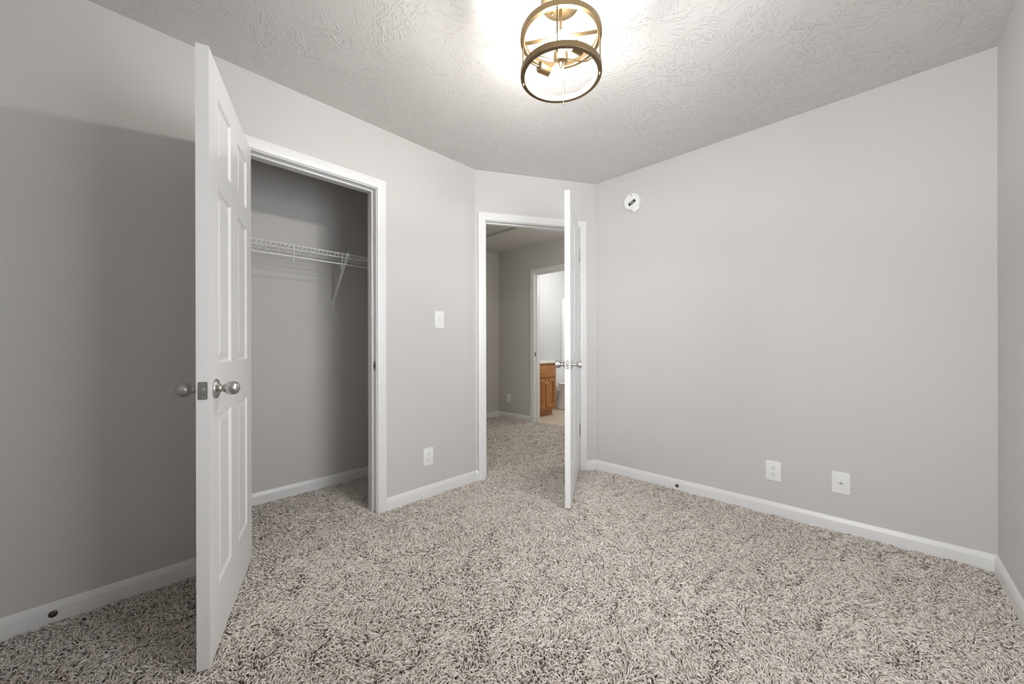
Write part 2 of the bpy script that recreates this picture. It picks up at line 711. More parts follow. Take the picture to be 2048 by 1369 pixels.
# bathroom
BYF = 6.25
w = MB()
w.box(HX - .1, HX, HY + .115, BYF, ZF, H)
struct(w, 'wall_bathroom_left', M['bath_wall'], 'pale bathroom wall above the vanity', 'wall')
w = MB()
w.box(HX - .1, 0.2, BYF, BYF + .1, ZF, H)
struct(w, 'wall_bathroom_far', M['bath_wall'], 'far bathroom wall', 'wall')
w = MB()
w.box(0.1, 0.2, HY + .115, BYF, ZF, H)
struct(w, 'wall_bathroom_right', M['bath_wall'], 'right bathroom wall', 'wall')

# ------------------------------------------------------------------ baseboards
BP = [(0, ZF), (0.0125, ZF), (0.0125, 0.050), (0.0115, 0.056), (0.0075, 0.066), (0.0055, 0.073), (0.003, 0.077), (0, 0.077)]
nA, nB, nC, nK = Vector((1, 0, 0)), Vector((0, -1, 0)), Vector((-1, 0, 0)), Vector((0, 1, 0))
CW = 0.056      # casing width


def base(name, pts, normals, pre=None, post=None, label=None):
    b = MB()
    miter_sweep(b, BP, pts, lambda i: normals[i], pre, post)
    return struct(b, name, M['trim'], label, 'baseboard', 25)


base('baseboard_left', [(0, Y0, 0), (0, CL - .006 - CW, 0)], [nA], nK, None, 'white baseboard left of the open closet door')
base('baseboard_middle', [(0, CR + .006 + CW, 0), (0, PY, 0), tuple(D(DSL - .006 - CW, 0, 0))], [nA, DN], None, None, 'white baseboard between the closet and the doorway')
base('baseboard_diagonal', [tuple(D(DSR + .006 + CW, 0, 0)), tuple(D(DL, 0, 0))], [DN], None, nB, 'short white baseboard right of the doorway')
base('baseboard_right', [(QX, BY, 0), (W, BY, 0)], [nB], DN, nC, 'long white baseboard along the right wall')
base('baseboard_far_right', [(W, BY, 0), (W, Y0, 0)], [nC], nB, nK, 'white baseboard along the far right side wall')
base('baseboard_back', [(W, Y0, 0), (0, Y0, 0)], [nK], nC, nA, 'white baseboard behind the camera')
base('baseboard_closet', [(XB, QY0, 0), (XB, QY1, 0)], [nA], None, None, 'white baseboard on the closet back wall')
base('baseboard_hall_left', [(HX, HNY, 0), (HX, HY, 0)], [nA], None, nB, 'white baseboard at the left end of the hall')
base('baseboard_hall_far', [(HX, HY, 0), (BXL - .006 - CW, HY, 0)], [nB], nA, None, 'white baseboard beside the bathroom doorway')

# ------------------------------------------------------------------ door casings and jambs
CP = [(0, 0), (0.009, 0), (0.0105, 0.004), (0.0105, 0.012), (0.0125, 0.018), (0.0135, 0.030), (0.0145, 0.040), (0.0155, 0.048), (0.0155, 0.053), (0.013, CW), (0, CW)]


def casing(mb, o, ax, nrm, s0, s1, z1, zb=ZF):
    """profile CP (out of the wall, away from the opening) round an opening s0..s1 x ..z1 (inner edges) on a wall: point = o + ax*s"""
    o, ax, nrm = Vector(o), Vector(ax), Vector(nrm)
    t = bmesh.new()

    def row(s, z, ds, dz):
        return [t.verts.new(o + ax * (s + ds * a) + nrm * d + Vector((0, 0, z + dz * a))) for d, a in CP]
    rows = [row(s0, zb, -1, 0), row(s0, z1, -1, 1), row(s1, z1, 1, 1), row(s1, zb, 1, 0)]
    k = len(CP)
    for A, B in zip(rows, rows[1:]):
        for j in range(k):
            t.faces.new((A[j], B[j], B[(j + 1) % k], A[(j + 1) % k]))
    t.faces.new(rows[0])
    t.faces.new(rows[-1][::-1])
    mb.merge(t)


def jamb(mb, mat, s0, s1, z1, depth, z0=ZF):
    """local x along the wall, local y into the wall (0..depth), jamb faces s0, s1 and head z1"""
    mb.box(s0 - JT, s0, -0.0, depth, z0, z1, mat)
    mb.box(s1, s1 + JT, -0.0, depth, z0, z1, mat)
    mb.box(s0 - JT, s1 + JT, -0.0, depth, z1, z1 + JT, mat)


def stops(mb, mat, s0, s1, z1, y0, y1, th=0.011, z0=ZF):
    mb.box(s0, s0 + th, y0, y1, z0, z1, mat, .002)
    mb.box(s1 - th, s1, y0, y1, z0, z1, mat, .002)
    mb.box(s0 + th, s1 - th, y0, y1, z1 - th, z1, mat, .002)


def door_frame(name, label, origin, ax, nrm, s0, s1, z1, depth, stop, strike=None, both=True):
    cs = MB()
    casing(cs, origin, ax, nrm, s0 - .006, s1 + .006, z1 + .006)
    if both:
        casing(cs, Vector(origin) - Vector(nrm) * depth, ax, -Vector(nrm), s0 - .006, s1 + .006, z1 + .006)
    o = struct(cs, name, M['trim'], label, 'door frame', 25)
    ax, nrm = Vector(ax), Vector(nrm)
    mat = Matrix(((ax.x, -nrm.x, 0, origin[0]), (ax.y, -nrm.y, 0, origin[1]), (0, 0, 1, 0), (0, 0, 0, 1)))
    j = MB()
    jamb(j, mat, s0, s1, z1, depth)
    j.build('jamb', M['trim'], o)
    st = MB()
    stops(st, mat, s0, s1, z1, stop[0], stop[1])
    st.build('stop_molding', M['trim'], o, 30)
    if strike:
        s, z, sg = strike
        p = MB()
        a = mat @ Matrix.Translation((s, 0.022, z))
        p.box(-.0016 if sg > 0 else 0, 0 if sg > 0 else .0016, -.014, .014, -.028, .028, a, .0006)
        k = p.build('strike_plate', M['steel'], o)
        h = MB()
        h.box(-.0022 if sg > 0 else .0005, -.0005 if sg > 0 else .0022, -.007, .007, -.012, .012, a)
        h.build('bolt_hole', M['dark'], k)
    return o


door_frame('trim_1', 'white casing and jambs round the closet opening', (0, 0, 0), (0, 1, 0), (1, 0, 0), CL, CR, CH, T, (0.037, 0.070), (CR, 0.93, 1), True)
door_frame('trim_2', 'white casing and jambs round the doorway in the diagonal wall', tuple(P0), tuple(DU), tuple(DN), DSL, DSR, DH, T, (0.037, 0.070), (DSL, 0.94, -1), True)
door_frame('trim_3', 'white casing and jambs round the bathroom doorway across the hall', (0, HY, 0), (1, 0, 0), (0, -1, 0), BXL, BXR, BH, .115, (0.045, 0.078), (BXL, 0.94, -1), True)


# ------------------------------------------------------------------ six-panel doors
def door_leaf(w_, z0, z1, y0, y1, stile, mull, rails):
    """six-panel leaf; local x from the hinge edge to the free edge, local y through the thickness; rails: panel rows (zlo, zhi)"""
    mb = MB()
    t = bmesh.new()
    pw = (w_ - 2 * stile - mull) / 2
    cols = [(stile, stile + pw), (stile + pw + mull, w_ - stile)]
    xs = [0, cols[0][0], cols[0][1], cols[1][0], cols[1][1], w_]
    zs = [z0] + [z for r in rails for z in r] + [z1]
    steps = [(0.0, 0.0), (0.003, 0.0035), (0.008, 0.0075), (0.013, 0.0080), (0.036, 0.0028), (0.039, 0.0024)]
    for yf, sg in ((y1, 1), (y0, -1)):
        grid = [[t.verts.new((x, yf, z)) for z in zs] for x in xs]
        for i in range(len(xs) - 1):
            for j in range(len(zs) - 1):
                q = [grid[i][j], grid[i + 1][j], grid[i + 1][j + 1], grid[i][j + 1]]
                if i in (1, 3) and j % 2 == 1:
                    a, b, c_, d = xs[i], xs[i + 1], zs[j], zs[j + 1]
                    prev = q
                    for ins, dep in steps[1:]:
                        cur = [t.verts.new(p) for p in ((a + ins, yf - sg * dep, c_ + ins), (b - ins, yf - sg * dep, c_ + ins), (b - ins, yf - sg * dep, d - ins), (a + ins, yf - sg * dep, d - ins))]
                        for k in range(4):
                            t.faces.new((prev[k], prev[(k + 1) % 4], cur[(k + 1) % 4], cur[k]))
                        prev = cur
                    t.faces.new(prev)
                else:
                    t.faces.new(q)
        if sg == 1:
            G1 = grid
        else:
            G0 = grid
    nx, nz = len(xs), len(zs)
    for i in range(nx - 1):
        t.faces.new((G0[i][0], G0[i + 1][0], G1[i + 1][0], G1[i][0]))
        t.faces.new((G0[i][-1], G1[i][-1], G1[i + 1][-1], G0[i + 1][-1]))
    for j in range(nz - 1):
        t.faces.new((G0[0][j], G1[0][j], G1[0][j + 1], G0[0][j + 1]))
        t.faces.new((G0[-1][j], G0[-1][j + 1], G1[-1][j + 1], G1[-1][j]))
    mb.merge(t)
    return mb


def knob_egg(mb, m):
    prof = [(0, 0), (.0325, 0), (.0335, .002), (.0330, .005), (.029, .0085), (.022, .0105), (.0165, .013), (.0125, .017), (.0115, .020), (.0118, .023), (.0135, .0265),
            (.0172, .0305), (.0206, .0355), (.0228, .041), (.0236, .0475), (.0230, .054), (.0205, .0605), (.0160, .0655), (.0095, .0688), (.004, .070), (0, .0703)]
    mb.lathe(prof, 40, m)


def knob_tulip(mb, m):
    prof = [(0, 0), (.0325, 0), (.0335, .0015), (.031, .005), (.024, .009), (.0165, .0125), (.0125, .017), (.0115, .024), (.0125, .030), (.0165, .034),
            (.0215, .036), (.0232, .040), (.0240, .048), (.0250, .060), (.0252, .064), (.0240, .0665), (.020, .0672), (.018, .066), (.010, .065), (0, .0655)]
    mb.lathe(prof, 36, m)


def make_door(name, label, pivot, direc, w_, z0, z1, y0, y1, knob, knob_z, backset, metal, hinge_z, hinge_y, rails, stile, mull):
    d = Vector((direc[0], direc[1], 0)).normalized()
    rot = frame(d, (0, 0, 1))
    leaf = door_leaf(w_, z0, z1, y0, y1, stile, mull, rails).build(name, M['door'])
    leaf.matrix_world = Matrix.Translation(Vector((pivot[0], pivot[1], 0))) @ rot.to_4x4()
    tag(leaf, label, 'door', None, 'structure')
    for yf, sg in ((y1, 1), (y0, -1)):
        k = MB()
        m = Matrix.Translation((w_ - backset, yf, knob_z)) @ frame((1, 0, 0), (0, sg, 0)).to_4x4()
        knob(k, m)
        k.build('door_knob', metal, leaf, 40)
    ym = (y0 + y1) / 2
    lp = MB()
    m = Matrix.Translation((w_, ym, knob_z)) @ frame((0, 1, 0), (1, 0, 0)).to_4x4()
    lp.prism(rrect(.0255, .058, .004), -.001, .0012, m, .0005)
    pl = lp.build('latch_plate', M['steel'], leaf)
    lb = MB()
    lb.prism(rrect(.0145, .019, .005), 0, .0065, m, .003)
    lb.build('latch_bolt', M['steel'], pl, 40)
    for dz in (-.021, .021):
        s = MB()
        s.lathe([(0, .0012), (.0035, .0012), (.0032, .0019), (.0012, .0021), (0, .0014)], 14, m @ Matrix.Translation((0, dz, 0)))
        s.build('screw', M['grey'], pl)
    for hz in hinge_z:
        h = MB()
        hy = hinge_y
        for q in range(5):
            h.lathe([(0, -.0085), (.0062, -.0085), (.0062, .0085), (0, .0085)], 16, Matrix.Translation((-.003, hy, hz + (q - 2) * .0178)))
        h.lathe([(0, 0), (.0045, 0), (.005, .003), (.003, .006), (0, .007)], 12, Matrix.Translation((-.003, hy, hz + .0445)))
        h.lathe([(0, 0), (.003, 0), (.005, .003), (.0045, .006), (0, .006)], 12, Matrix.Translation((-.003, hy, hz - .0505)))
        yy = sorted((hy, (y0 + y1) / 2))
        h.box(-.0016, 0.0004, yy[0], yy[1], hz - .0445, hz + .0445)
        h.build('hinge', M['nickel'], leaf, 40)
    return leaf


ROWS = [(0.222, 0.815), (0.995, 1.605), (1.700, 1.920)]
make_door('door_1', 'white six-panel closet door standing open with round egg knobs', (0.022, 0.412), (0.9386, -0.345), 0.722, 0.008, 2.028, 0.0, 0.035, knob_egg, 0.910, 0.066,
          M['nickel'], (0.25, 1.03, 1.80), -0.004, ROWS, 0.110, 0.125)
kp = D(0.886, 0.006, 0)
end = Vector((0.869, 1.972, 0))
dd = (end - kp).normalized()
make_door('door_2', 'white door ajar in the diagonal doorway, seen on its edge', (kp.x, kp.y), (dd.x, dd.y), 0.815, 0.018, 2.046, -0.035, 0.0, knob_tulip, 0.932, 0.060,
          M['chrome'], (0.34, 1.08, 1.815), 0.004, [(a + .012, b + .012) for a, b in ROWS], 0.115, 0.125)

# ------------------------------------------------------------------ carpet pile
def in_poly(x, y, poly):
    ins = np.zeros(x.shape, bool)
    n = len(poly)
    for i in range(n):
        x0, y0 = poly[i]
        x1, y1 = poly[(i + 1) % n]
        cnd = ((y0 > y) != (y1 > y)) & (x < (x1 - x0) * (y - y0) / ((y1 - y0) + 1e-12) + x0)
        ins ^= cnd
    return ins


rng = np.random.default_rng(11)


def scatter(poly, sp):
    xs = [p[0] for p in poly]
    ys = [p[1] for p in poly]
    gx, gy = np.meshgrid(np.arange(min(xs), max(xs), sp), np.arange(min(ys), max(ys), sp * .866))
    gx = gx + (np.arange(gx.shape[0]) % 2)[:, None] * sp * .5
    x = gx.ravel() + rng.uniform(-.42, .42, gx.size) * sp
    y = gy.ravel() + rng.uniform(-.42, .42, gx.size) * sp
    k = in_poly(x, y, poly)
    return x[k], y[k]


def field(x, y, seed, freqs):
    r = np.random.default_rng(seed)
    v = np.zeros_like(x)
    for fq in freqs:
        for _ in range(4):
            a = r.uniform(0, 2 * PI)
            v += np.sin(fq * (x * math.cos(a) + y * math.sin(a)) + r.uniform(0, 2 * PI)) / len(freqs) / 2
    return v


def pile():
    mg = 0.012
    din = D(DSL, 0, 0)
    din2 = D(DSR, 0, 0)
    bed = [(mg, Y0 + mg), (W - mg, Y0 + mg), (W - mg, BY - mg), (QX + .006, BY - mg), (mg, PY - .006)]
    way = [tuple((D(DSL + .012, .03, 0))[:2]), tuple((D(DSR - .012, .03, 0))[:2]), tuple((D(DSR - .012, -T - .03, 0))[:2]), tuple((D(DSL + .012, -T - .03, 0))[:2])]
    clo = [(XB + mg, QY0 + mg), (-T - mg, QY0 + mg), (-T - mg, CL + mg), (mg, CL + mg), (mg, CR - mg), (-T - mg, CR - mg), (-T - mg, QY1 - mg), (XB + mg, QY1 - mg)]
    hall = [tuple(D(DSL - .02, -T - .012, 0)[:2]), tuple(D(DSR + .3, -T - .012, 0)[:2]), (0.35, HY - mg), (BXR, HY - mg), (BXR, HY + .10), (BXL + .01, HY + .10), (BXL + .01, HY - mg), (HX + mg, HY - mg), (HX + mg, HNY + mg), (-.14, HNY + mg)]
    sets = [(bed, .0077, 1.0), (way, .0083, 1.05), (clo, .0086, 1.08), (hall, .0103, 1.25)]
    X, Y, S = [], [], []
    for poly, sp, sc_ in sets:
        x, y = scatter(poly, sp)
        X.append(x)
        Y.append(y)
        S.append(np.full(x.shape, sc_))
    x, y, s = np.concatenate(X), np.concatenate(Y), np.concatenate(S)
    n = len(x)
    # lean direction: broad brushed patches plus tuft-to-tuft scatter
    ang = 2.2 * field(x, y, 3, (3.0, 7.0)) * 2 + 1.6 * field(x, y, 5, (19.0, 34.0)) * 2 + rng.normal(0, .75, n)
    lean = (0.017 + 0.011 * rng.random(n)) * s * (1 + .35 * field(x, y, 9, (4.0, 9.0)))
    hgt = (0.0125 + 0.0085 * rng.random(n)) * (1 + .22 * field(x, y, 13, (6.0, 21.0)))
    r0 = (0.0021 + 0.0011 * rng.random(n)) * s
    curl = rng.normal(0, .006, n) * s
    K, SD = 4, 3
    ts = np.array([0.0, .36, .72, 1.0])
    hz = np.array([0.0, .72, 1.0, .90])
    ho = np.array([0.0, .22, .66, 1.0])
    co = np.array([0.0, .5, .9, .35])
    rr = np.array([.8, 1.05, 1.0, .45])
    dx, dy = np.cos(ang), np.sin(ang)
    px = x[:, None] + dx[:, None] * lean[:, None] * ho - dy[:, None] * curl[:, None] * co
    py = y[:, None] + dy[:, None] * lean[:, None] * ho + dx[:, None] * curl[:, None] * co
    pz = ZF + hgt[:, None] * hz
    Pn = np.stack([px, py, pz], -1)
    tan = np.empty_like(Pn)
    tan[:, 0] = Pn[:, 1] - Pn[:, 0]
    tan[:, -1] = Pn[:, -1] - Pn[:, -2]
    tan[:, 1:-1] = Pn[:, 2:] - Pn[:, :-2]
    tan /= np.linalg.norm(tan, axis=-1, keepdims=True)
    side = np.cross(tan, np.stack([dx, dy, np.full(n, .6)], -1)[:, None, :])
    side = np.stack([-dy, dx, np.zeros(n)], -1)[:, None, :] - tan * (tan @ np.array([0, 0, 0.0]))[..., None]
    side = side - tan * np.sum(side * tan, -1, keepdims=True)
    side /= np.linalg.norm(side, axis=-1, keepdims=True)
    upv = np.cross(side, tan)
    verts = np.empty((n, K, SD, 3), np.float32)
    ph = rng.uniform(0, 2 * PI, n)
    for k in range(SD):
        a = 2 * PI * k / SD + ph[:, None] + ts * 1.2
        verts[:, :, k] = Pn + (side * np.cos(a)[..., None] + upv * np.sin(a)[..., None]) * (r0[:, None] * rr)[..., None]
    verts = verts.reshape(-1, 3)
    idx = np.arange(n, dtype=np.int32)[:, None, None] * (K * SD)
    ring = np.arange(K - 1, dtype=np.int32)[None, :, None] * SD
    kk = np.arange(SD, dtype=np.int32)[None, None, :]
    k2 = (kk + 1) % SD
    q = np.stack([idx + ring + kk, idx + ring + k2, idx + ring + SD + k2, idx + ring + SD + kk], -1).reshape(-1, 4)
    cap = (np.arange(n, dtype=np.int32)[:, None] * (K * SD) + (K - 1) * SD + np.arange(SD, dtype=np.int32)[None, :])
    me = bpy.data.meshes.new('carpet_pile')
    me.vertices.add(len(verts))
    me.vertices.foreach_set('co', verts.ravel())
    loops = np.concatenate([q.ravel(), cap.ravel()])
    me.loops.add(len(loops))
    me.loops.foreach_set('vertex_index', loops)
    nq, nc = len(q), len(cap)
    me.polygons.add(nq + nc)
    starts = np.concatenate([np.arange(nq) * 4, nq * 4 + np.arange(nc) * SD]).astype(np.int32)
    me.polygons.foreach_set('loop_start', starts)
    me.polygons.foreach_set('use_smooth', np.ones(nq + nc, bool))
    me.update(calc_edges=True)
    # yarn colours: light greige, grey, warm beige and darker taupe strands
    pal = np.array([CARPET[0], CARPET[1], CARPET[2], CARPET[3]])
    ch = rng.choice(4, n, p=[.46, .26, .18, .10])
    colr = pal[ch] * rng.normal(1, .07, n)[:, None]
    colr = np.clip(colr, .02, .9)
    rgba = np.ones((n, K * SD, 4), np.float32)
    rgba[..., :3] = colr[:, None, :]
    at = me.attributes.new('tint', 'FLOAT_COLOR', 'POINT')
    at.data.foreach_set('color', rgba.ravel())
    me.materials.append(M['carpet'])
    o = bpy.data.objects.new('carpet_pile', me)
    C.objects.link(o)
    tag(o, 'shaggy greige frieze carpet pile covering bedroom, closet and hall floor', 'carpet', None, 'stuff')
    return o


CARPET = [(0.82, 0.755, 0.695), (0.73, 0.675, 0.625), (0.765, 0.69, 0.61), (0.44, 0.37, 0.315)]
pile()

# ------------------------------------------------------------------ wall plates
def plate(mb, w_=.078, h_=.121):
    mb.prism(rrect(w_, h_, .004), 0, .0055, None, .0028, 3)


def screw(parent, x, y, z, r=.0032, mat='plastic'):
    s = MB()
    s.lathe([(0, 0), (r, 0), (r * .9, .0012), (0, .0016)], 14, Matrix.Translation((x, y, z)))
    return s.build('screw', M[mat], parent, 40)


def make_outlet(label, loc, rot):
    t = thing('wall_outlet', label, 'outlet', loc, rot)
    p = MB()
    plate(p)
    p.build('cover_plate', M['plastic'], t, 35)
    for cy in (.0195, -.0195):
        r = MB()
        pts = []
        for k in range(32):
            a = 2 * PI * k / 32
            pts.append((.0172 * math.cos(a), max(-.0135, min(.0135, .0172 * math.sin(a)))))
        r.prism(pts, .005, .0072, Matrix.Translation((0, cy, 0)), .0006)
        ro = r.build('receptacle', M['plastic'], t, 35)
        for sx, sy, w_, h_ in ((-.0063, .003, .0022, .0085), (.0063, .003, .0022, .007)):
            s = MB()
            s.box(sx - w_ / 2, sx + w_ / 2, cy + sy - h_ / 2, cy + sy + h_ / 2, .0071, .0076)
            s.build('slot', M['dark'], ro)
        s = MB()
        s.lathe([(0, .0071), (.0027, .0071), (.0027, .0076), (0, .0076)], 14, Matrix.Translation((0, cy - .0075, 0)))
        s.build('slot', M['dark'], ro)
    screw(t, 0, 0, .0055, .003)
    return t


RA = frame((0, 1, 0), (1, 0, 0))       # on the left wall
RB = frame((1, 0, 0), (0, -1, 0))      # on the right wall (local y up)
out0 = make_outlet('white duplex outlet low on the left wall under the light switch', (0, 1.490, 0.278), RA)
o2 = dup(out0, (1.800, BY, 0.272), RB, 'white duplex outlet low on the long right wall')
o3 = dup(out0, (-1.618, HY, 0.291), RB, 'white outlet low on the dim hall wall beside the bathroom doorway')

t = thing('light_switch', 'white single toggle light switch beside the closet casing', 'light switch', (0, 1.587, 1.244), RA)
p = MB()
plate(p)
p.build('cover_plate', M['plastic'], t, 35)
p = MB()
p.prism(rrect(.0105, .024, .001), .005, .0062)
yk = p.build('toggle_slot', M['plastic'], t)
p = MB()
p.box(-.0035, .0035, -.009, .009, .002, .016, Matrix.Rotation(math.radians(-24), 4, 'X'), .0015)
p.build('toggle', M['plastic'], t, 35)
screw(t, 0, .030, .0055)
screw(t, 0, -.030, .0055)

t = thing('cable_outlet', 'white cable wall plate with a metal coax jack, beside the right wall outlet', 'cable outlet', (2.118, BY, 0.276), RB)
p = MB()
plate(p)
p.build('cover_plate', M['plastic'], t, 35)
p = MB()
hexa = [(.0068 * math.cos(PI / 3 * k), .0068 * math.sin(PI / 3 * k)) for k in range(6)]
p.prism(hexa, .005, .0085)
p.lathe([(0, .0085), (.0045, .0085), (.0045, .016), (.0035, .016), (.0035, .012), (0, .012)], 18)
p.build('coax_jack', M['nickel'], t, 40)
screw(t, 0, .0425, .0055, .003)
screw(t, 0, -.0425, .0055, .003)

# smoke detector
t = thing('smoke_detector', 'round white smoke detector with an empty battery bay, high on the right wall', 'smoke detector', (0.870, BY, 2.197), RB)
p = MB()
p.lathe([(0, 0), (.069, 0), (.069, .008), (.0675, .016), (.065, .024), (.061, .028), (.05, .0295), (0, .0305)], 48)
p.build('body', M['plastic'], t, 40)
ta = math.radians(-61)
tm = Matrix.Rotation(ta, 4, 'Z')
p = MB()
p.prism(rrect(.062, .056, .008, 4, .062, 0), .004, .0325, tm, .003)
p.build('battery_door', M['plastic'], t, 35)
p = MB()
p.prism(rrect(.024, .060, .001, 2, .016, 0), .0300, .0318, tm)
bay = p.build('battery_bay', M['dark'], t)
p = MB()
p.prism(rrect(.015, .034, .001, 2, .016, 0), .0317, .0325, tm)
p.build('contact', M['grey'], bay)
p = MB()
p.lathe([(0, .0292), (.0055, .0292), (.005, .0310), (0, .0312)], 16, Matrix.Translation((.004, .046, 0)))
p.build('test_button', M['grey'], t, 40)


def door_stop(label, loc, rot):
    t = thing('door_stop', label, 'door stop', loc, rot, 'door stop mounts on the baseboards')
    p = MB()
    p.lathe([(0, 0), (.0125, 0), (.0125, .002), (.0105, .0045), (.007, .006), (.0062, .0058)], 24)
    p.lathe([(.0062, .0058), (.0055, .003), (0, .003)], 24)
    p.build('base_cup', M['bronze'], t, 40)
    p = MB()
    p.lathe([(0, .003), (.0032, .003), (.0028, .007), (0, .0078)], 14)
    p.build('screw', M['steel'], t, 40)
    return t


ds = door_stop('small round dark metal door stop mount on the left baseboard', (0.0125, -0.186, 0.036), RA)
dup(ds, (1.216, BY - .0125, 0.031), RB, 'small round dark metal door stop mount on the right wall baseboard')

# ------------------------------------------------------------------ wire closet shelf
SX1 = XB + .305
SY0, SY1 = 0.10, 1.72
ZT, ZL, ZR = 1.700, 1.672, 1.628
sh = thing('wire_shelf', 'white wire closet shelf with hanging rod on the closet back wall', 'shelf', (XB, (SY0 + SY1) / 2, 0))
O = Vector((XB, (SY0 + SY1) / 2, 0))


def L(x, y, z):
    return Vector((x, y, z)) - O


p = MB()
ny = int((SY1 - SY0) / .0254)
for k in range(ny + 1):
    y = SY0 + k * .0254
    p.tube([L(XB + .004, y, ZT - .002), L(SX1, y, ZT - .002)], .0015, 6)
for x in (XB + .006, XB + .10, XB + .20):
    p.tube([L(x, SY0, ZT - .005), L(x, SY1, ZT - .005)], .0028, 8)
p.build('wire_deck', M['wire'], sh)
p = MB()
p.tube([L(SX1, SY0, ZT), L(SX1, SY1, ZT)], .0030, 8)
p.tube([L(SX1 + .001, SY0, ZL), L(SX1 + .001, SY1, ZL)], .0027, 8)
for k in range(ny + 1):
    y = SY0 + k * .0254
    p.tube([L(SX1 + .001, y, ZT), L(SX1 + .002, y, ZL)], .0017, 6)
p.build('front_lip', M['wire'], sh)
p = MB()
p.tube([L(SX1 - .006, SY0, ZR), L(SX1 - .006, SY1, ZR)], .0042, 10)
p.build('hang_rod', M['wire'], sh)
for y in (0.463, 0.765, 1.067, 1.37):
    p = MB()
    pts = [L(SX1 + .002, y, ZT)]
    pts += [L(SX1 + .003, y, ZL), L(SX1 + .001, y - .004, ZR + .004)]
    for k in range(7):
        a = PI * k / 6
        pts.append(L(SX1 - .006 + .012 * math.cos(a), y - .006, ZR - .020 - .014 * math.sin(a)))
    pts.append(L(SX1 - .018, y - .006, ZR + .002))
    p.tube(pts, .0025, 8)
    p.build('rod_hook', M['wire'], sh, 60)
for y0, y1 in ((1.100, 1.116), (0.20, 0.216)):
    p = MB()
    a, b = L(SX1 + .004, y0, ZT - .004), L(XB + .006, y1, 1.396)
    d = (b - a)
    m = Matrix.Translation(a) @ frame((0, 1, 0), d).to_4x4()
    ln = d.length
    # folded channel: web and two flanges
    p.box(-.0065, .0065, -.001, .001, 0, ln, m)
    p.box(-.0075, -.0060, -.001, .007, 0, ln, m)
    p.box(.0060, .0075, -.001, .007, 0, ln, m)
    pr = p.build('support_brace', M['wire'], sh)
    q = MB()
    q.prism(rrect(.022, .030, .003), 0, .003, Matrix.Translation(L(XB, y1, 1.385)) @ RA.to_4x4(), .001)
    q.build('foot_plate', M['wire'], pr, 35)
    q = MB()
    q.lathe([(0, .003), (.003, .003), (.0025, .0045), (0, .005)], 12, Matrix.Translation(L(XB, y1, 1.382)) @ RA.to_4x4())
    q.build('screw', M['grey'], pr, 35)
    q = MB()
    q.box(-.009, .009, -.004, .010, -.010, .012, Matrix.Translation(a), .002)
    q.build('lip_clip', M['wire'], pr, 35)
for y in (0.35, 0.75, 1.16, 1.55):
    q = MB()
    q.box(0, .012, -.006, .006, -.012, .008, Matrix.Translation(L(XB, y, ZT - .004)), .002)
    q.build('wall_clip', M['wire'], sh, 35)

# ------------------------------------------------------------------ ceiling light
LD, LPX = 1.512, 1122.5
lc = CAM + fw * LD + rt * ((LPX - 1024) / FPX * LD)
lt = thing('ceiling_light', 'brushed gold drum-shaped cage ceiling light with two lit bulbs', 'ceiling light', (lc.x, lc.y, H))
RING, BW = 0.161, 0.0045


def Q(l, d, z):
    """offset from the axis: l to the camera's right, d away from it; z height"""
    v = rt0 * l + Vector((fw.x, fw.y, 0)) * d
    return Vector((v.x, v.y, z - H))


p = MB()
p.lathe([(0, -.026), (.070, -.026), (.0745, -.0235), (.0755, -.020), (.0755, 0), (0, 0)], 56)
can = p.build('canopy', M['gold'], lt, 35)
for l, d in ((-.030, .030), (.030, -.030)):
    s = MB()
    s.lathe([(0, 0), (.005, 0), (.005, -.006), (.003, -.009), (0, -.010)], 16, Matrix.Translation(Q(l, d, H - .026)))
    s.build('cap_nut', M['gold'], can, 40)
ZLO, ZUP, BH_ = 2.129, 2.277, 0.023
for z in (ZUP, ZLO):
    p = MB()
    i, o_ = RING - .0165, RING
    z0, z1 = z - H, z + BH_ - H
    # flat band bent to a ring: thick hoop with softened edges
    p.lathe([(i, z0 + .001), (i + .001, z0), (o_ - .001, z0), (o_, z0 + .001), (o_, z1 - .001), (o_ - .001, z1), (i + .001, z1), (i, z1 - .001)], 96, None, True)
    p.build('ring', M['gold'], lt, 35)
A0 = math.radians(-12)
rods = []
for k in range(4):
    a = A0 + k * PI / 2
    l, d = (RING - .008) * math.cos(a), (RING - .008) * math.sin(a)
    p = MB()
    p.tube([Q(l, d, ZUP + .012), Q(l, d, ZLO - .012)], .0034, 12)
    p.build('rod', M['gold'], lt, 40)
p = MB()
a = A0
e1 = Q(-(RING - .008) * math.cos(a), -(RING - .008) * math.sin(a), ZUP + .012)
e2 = Q((RING - .008) * math.cos(a), (RING - .008) * math.sin(a), ZUP + .012)
m = Matrix.Translation((e1 + e2) / 2) @ frame(e2 - e1, (0, 0, 1)).to_4x4()
hl = (e2 - e1).length / 2
p.box(-hl, hl, -.0085, .0085, -.002, .002, m)
p.build('crossbar', M['gold'], lt)
ZB = 2.205
p = MB()
p.lathe([(0, H - .026), (.0058, H - .026), (.0058, ZB + .02), (0, ZB + .02)], 16, Matrix.Translation((0, 0, -H)))
p.lathe([(0, H - .026 - .012), (.011, H - .026 - .010), (.011, H - .026), (0, H - .026)], 20, Matrix.Translation((0, 0, -H)))
p.build('stem', M['gold'], lt, 40)
p = MB()
p.lathe([(0, ZB + .026), (.020, ZB + .026), (.027, ZB + .022), (.028, ZB + .016), (.028, ZB - .012), (.026, ZB - .016), (.008, ZB - .017), (.007, ZB - .034), (.0045, ZB - .038), (0, ZB - .039)], 28, Matrix.Translation((0, 0, -H)))
p.build('hub', M['gold'], lt, 35)

